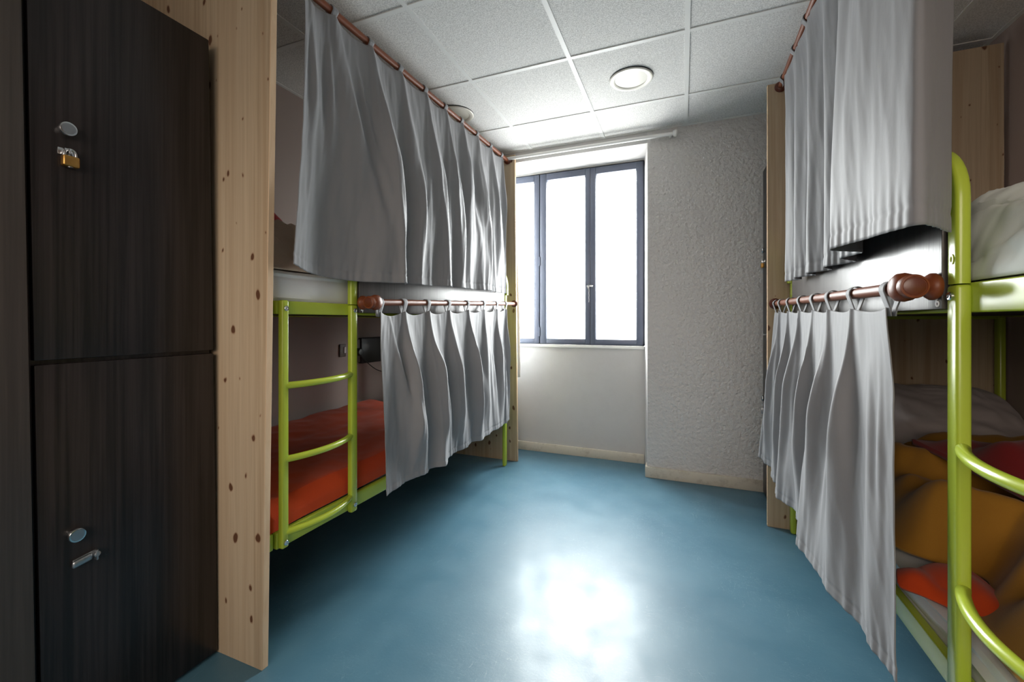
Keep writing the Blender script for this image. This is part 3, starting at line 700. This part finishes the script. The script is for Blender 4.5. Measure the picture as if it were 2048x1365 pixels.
# lower left
Al2, Bl2 = (-1.252, 1.500, 1.270), (-1.325, 3.348, 1.334)
rod('lower stained wood curtain rod bracketed to the left guard panel', Al2, Bl2, .0145, True, False, (-1.322, 1))
TL2 = [1.530, 1.715, 1.935, 2.165, 2.42, 2.68, 2.92, 3.12]
curtain('short grey curtain hanging from the lower rod of the left bunk', Al2, Bl2, .0145, TL2, .026,
    [(0, -1.245, 1.575, .395), (.1, -1.24, 1.72, .412), (.3, -1.25, 2.03, .418), (.6, -1.265, 2.47, .418), (.85, -1.285, 2.92, .408), (1, -1.30, 3.10, .41)],
    vridges(8, 8, .022, 3, .04, first=1, w=.014) + vridges(8, 9, .012, 2, .06, first=1, w=.024) + [(.06, .10, .03, .03, .02, -.2, .8, 1.2), (.32, -.05, .03, .03, .03, .2, 1.3, 1.0)], 1, 17, 380, 160, sag=.022, wr=.008)
# upper right: deep gathered folds, near end turned back
Ar, Br = (.515, 1.000, 2.575), (.520, 2.830, 2.530)
rod('upper stained wood curtain rod below the ceiling on the right bunk', Ar, Br, .0155, True, True)
TR = [1.12, 1.28, 1.50, 1.70, 1.88, 2.06, 2.26, 2.48, 2.74]
hp_ = [(.532, 1.196), (.492, 1.135), (.452, 1.074), (.424, 1.040), (.410, 1.042), (.404, 1.075), (.396, 1.20), (.388, 1.33), (.385, 1.405), (.42, 1.44), (.475, 1.49), (.462, 1.56), (.455, 1.61), (.49, 1.66), (.528, 1.715), (.50, 1.78), (.472, 1.84), (.50, 1.90), (.528, 1.955), (.50, 2.01), (.470, 2.06), (.50, 2.11), (.524, 2.16), (.50, 2.21), (.470, 2.26), (.49, 2.31), (.518, 2.36), (.49, 2.40), (.468, 2.45)]
cl = [0.0]
for p, q in zip(hp_, hp_[1:]): cl.append(cl[-1] + math.hypot(q[0] - p[0], q[1] - p[1]))
hemr = [(c_ / cl[-1], p[0], p[1], 1.372 + .012 * sm(1.0, 1.35, p[1])) for c_, p in zip(cl, hp_)]
curtain('grey curtain in deep folds on the upper rod of the right bunk', Ar, Br, .0155, TR, .004, hemr,
    [(.36, -.03, .010, .03, .02, .3, 1.3, 1.2), (.22, .05, .012, .03, .03, .0, .9, 1.4)], -1, 29, 460, 150, sag=.015, hang=.25, yhang=.25,
    toppath=[(k / 32, (.018 if k % 4 == 0 else -.012 if k % 4 == 2 else 0)) for k in range(33)], wr=.004)
# lower right
Ar2, Br2 = (.484, 1.262, 1.268), (.492, 2.830, 1.288)
rod('lower stained wood curtain rod bracketed to the right guard panel', Ar2, Br2, .0155, True, False, (.540, -1))
TR2 = [1.340, 1.58, 1.80, 2.00, 2.21, 2.43, 2.63, 2.765]
curtain('long grey curtain on the lower rod of the right bunk near the ladder', Ar2, Br2, .0155, TR2, .030,
    [(0, .475, 1.286, .322), (.08, .468, 1.40, .335), (.25, .462, 1.72, .36), (.45, .465, 2.05, .375), (.65, .468, 2.36, .385), (.82, .47, 2.62, .39), (.90, .455, 2.74, .40), (.95, .437, 2.79, .405), (1, .418, 2.822, .41)],
    vridges(8, 23, .017, 3, .025, 1, 7, w=.014) + vridges(8, 24, .010, 2, .03, 1, 7, w=.022) + [(.075, -.01, .012, .02, .03, .1, 1.5, .8), (.035, .01, .007, .012, .016, -.1, .9, .9)], -1, 41, 380, 160, sag=.010, wr=.006)
# window curtain rod and drawn-back curtain
wr_ = thing('window_curtain_rod', 'white curtain rod with ball end above the window', 'curtain rod', (-.06, 3.335, 2.566))
obj('pole', tube(bmesh.new(), [(-1.9, 3.335, 2.566), (-.065, 3.335, 2.566)], .0135, 20), 'white', wr_)
obj('ball_end', lathe(bmesh.new(), [(0, .012), (.004, .020), (.014, .026), (.026, .026), (.036, .018), (.04, 0)], (-.068, 3.335, 2.566), (1, 0, 0)), 'white', wr_)
obj('wall_bracket', B(-.095, -.075, 3.335, YB, 2.556, 2.576, .003), 'white', wr_)
bm = bmesh.new(); V = []
for j in range(41):
    q = j / 40
    V.append([bm.verts.new((lerp(-1.80, lerp(-1.345, -1.308, sm(.1, .9, q)), i / 80), 3.43 + .022 * math.sin(i / 80 * 40) * (.6 + .4 * q), lerp(2.53, .70, q))) for i in range(81)])
for j in range(40):
    for i in range(80): bm.faces.new([V[j][i], V[j][i + 1], V[j + 1][i + 1], V[j + 1][i]])
o = obj('window_curtain', bm, 'sheet'); tag(o, 'pale window curtain drawn aside behind the left pine board', 'curtain'); m_ = o.modifiers.new('thickness', 'SOLIDIFY'); m_.thickness = .002

# ================================================================= SOCKETS ON THE LEFT WALL
s1_ = thing('power_socket', 'black wall socket box behind the left lower bunk curtain', 'socket', (XL, 2.66, .95))
obj('housing', B(XL, XL + .035, 2.56, 2.86, .865, 1.06, .006), 'blackplastic', s1_)
obj('socket_plate', B(XL, XL + .022, 2.485, 2.562, .875, 1.05, .004), 'socket', s1_)
pg = thing('power_plug', 'black plug with drooping cable in the left lower bunk socket', 'plug', (XL + .022, 2.535, .955))
obj('plug_body', lathe(bmesh.new(), [(0, .03), (.02, .03), (.03, .022), (.032, 0)], (XL + .022, 2.535, .955), (1, 0, 0)), 'blackplastic', pg)
obj('cable', tube(bmesh.new(), [(XL + .045, 2.535 + .36 * (k / 20), .93 - .15 * math.sin(math.pi * .62 * k / 20)) for k in range(21)], .0035, 8), 'blackplastic', pg)
s2_ = thing('light_switch', 'small wall switch seen between the left ladder stiles', 'switch', (XL, 2.40, .97))
obj('switch_plate', B(XL, XL + .012, 2.365, 2.425, .93, 1.02, .004), 'socket', s2_)
obj('rocker', B(XL + .01, XL + .02, 2.40, 2.418, .955, 1.0, .003), 'white', s2_)
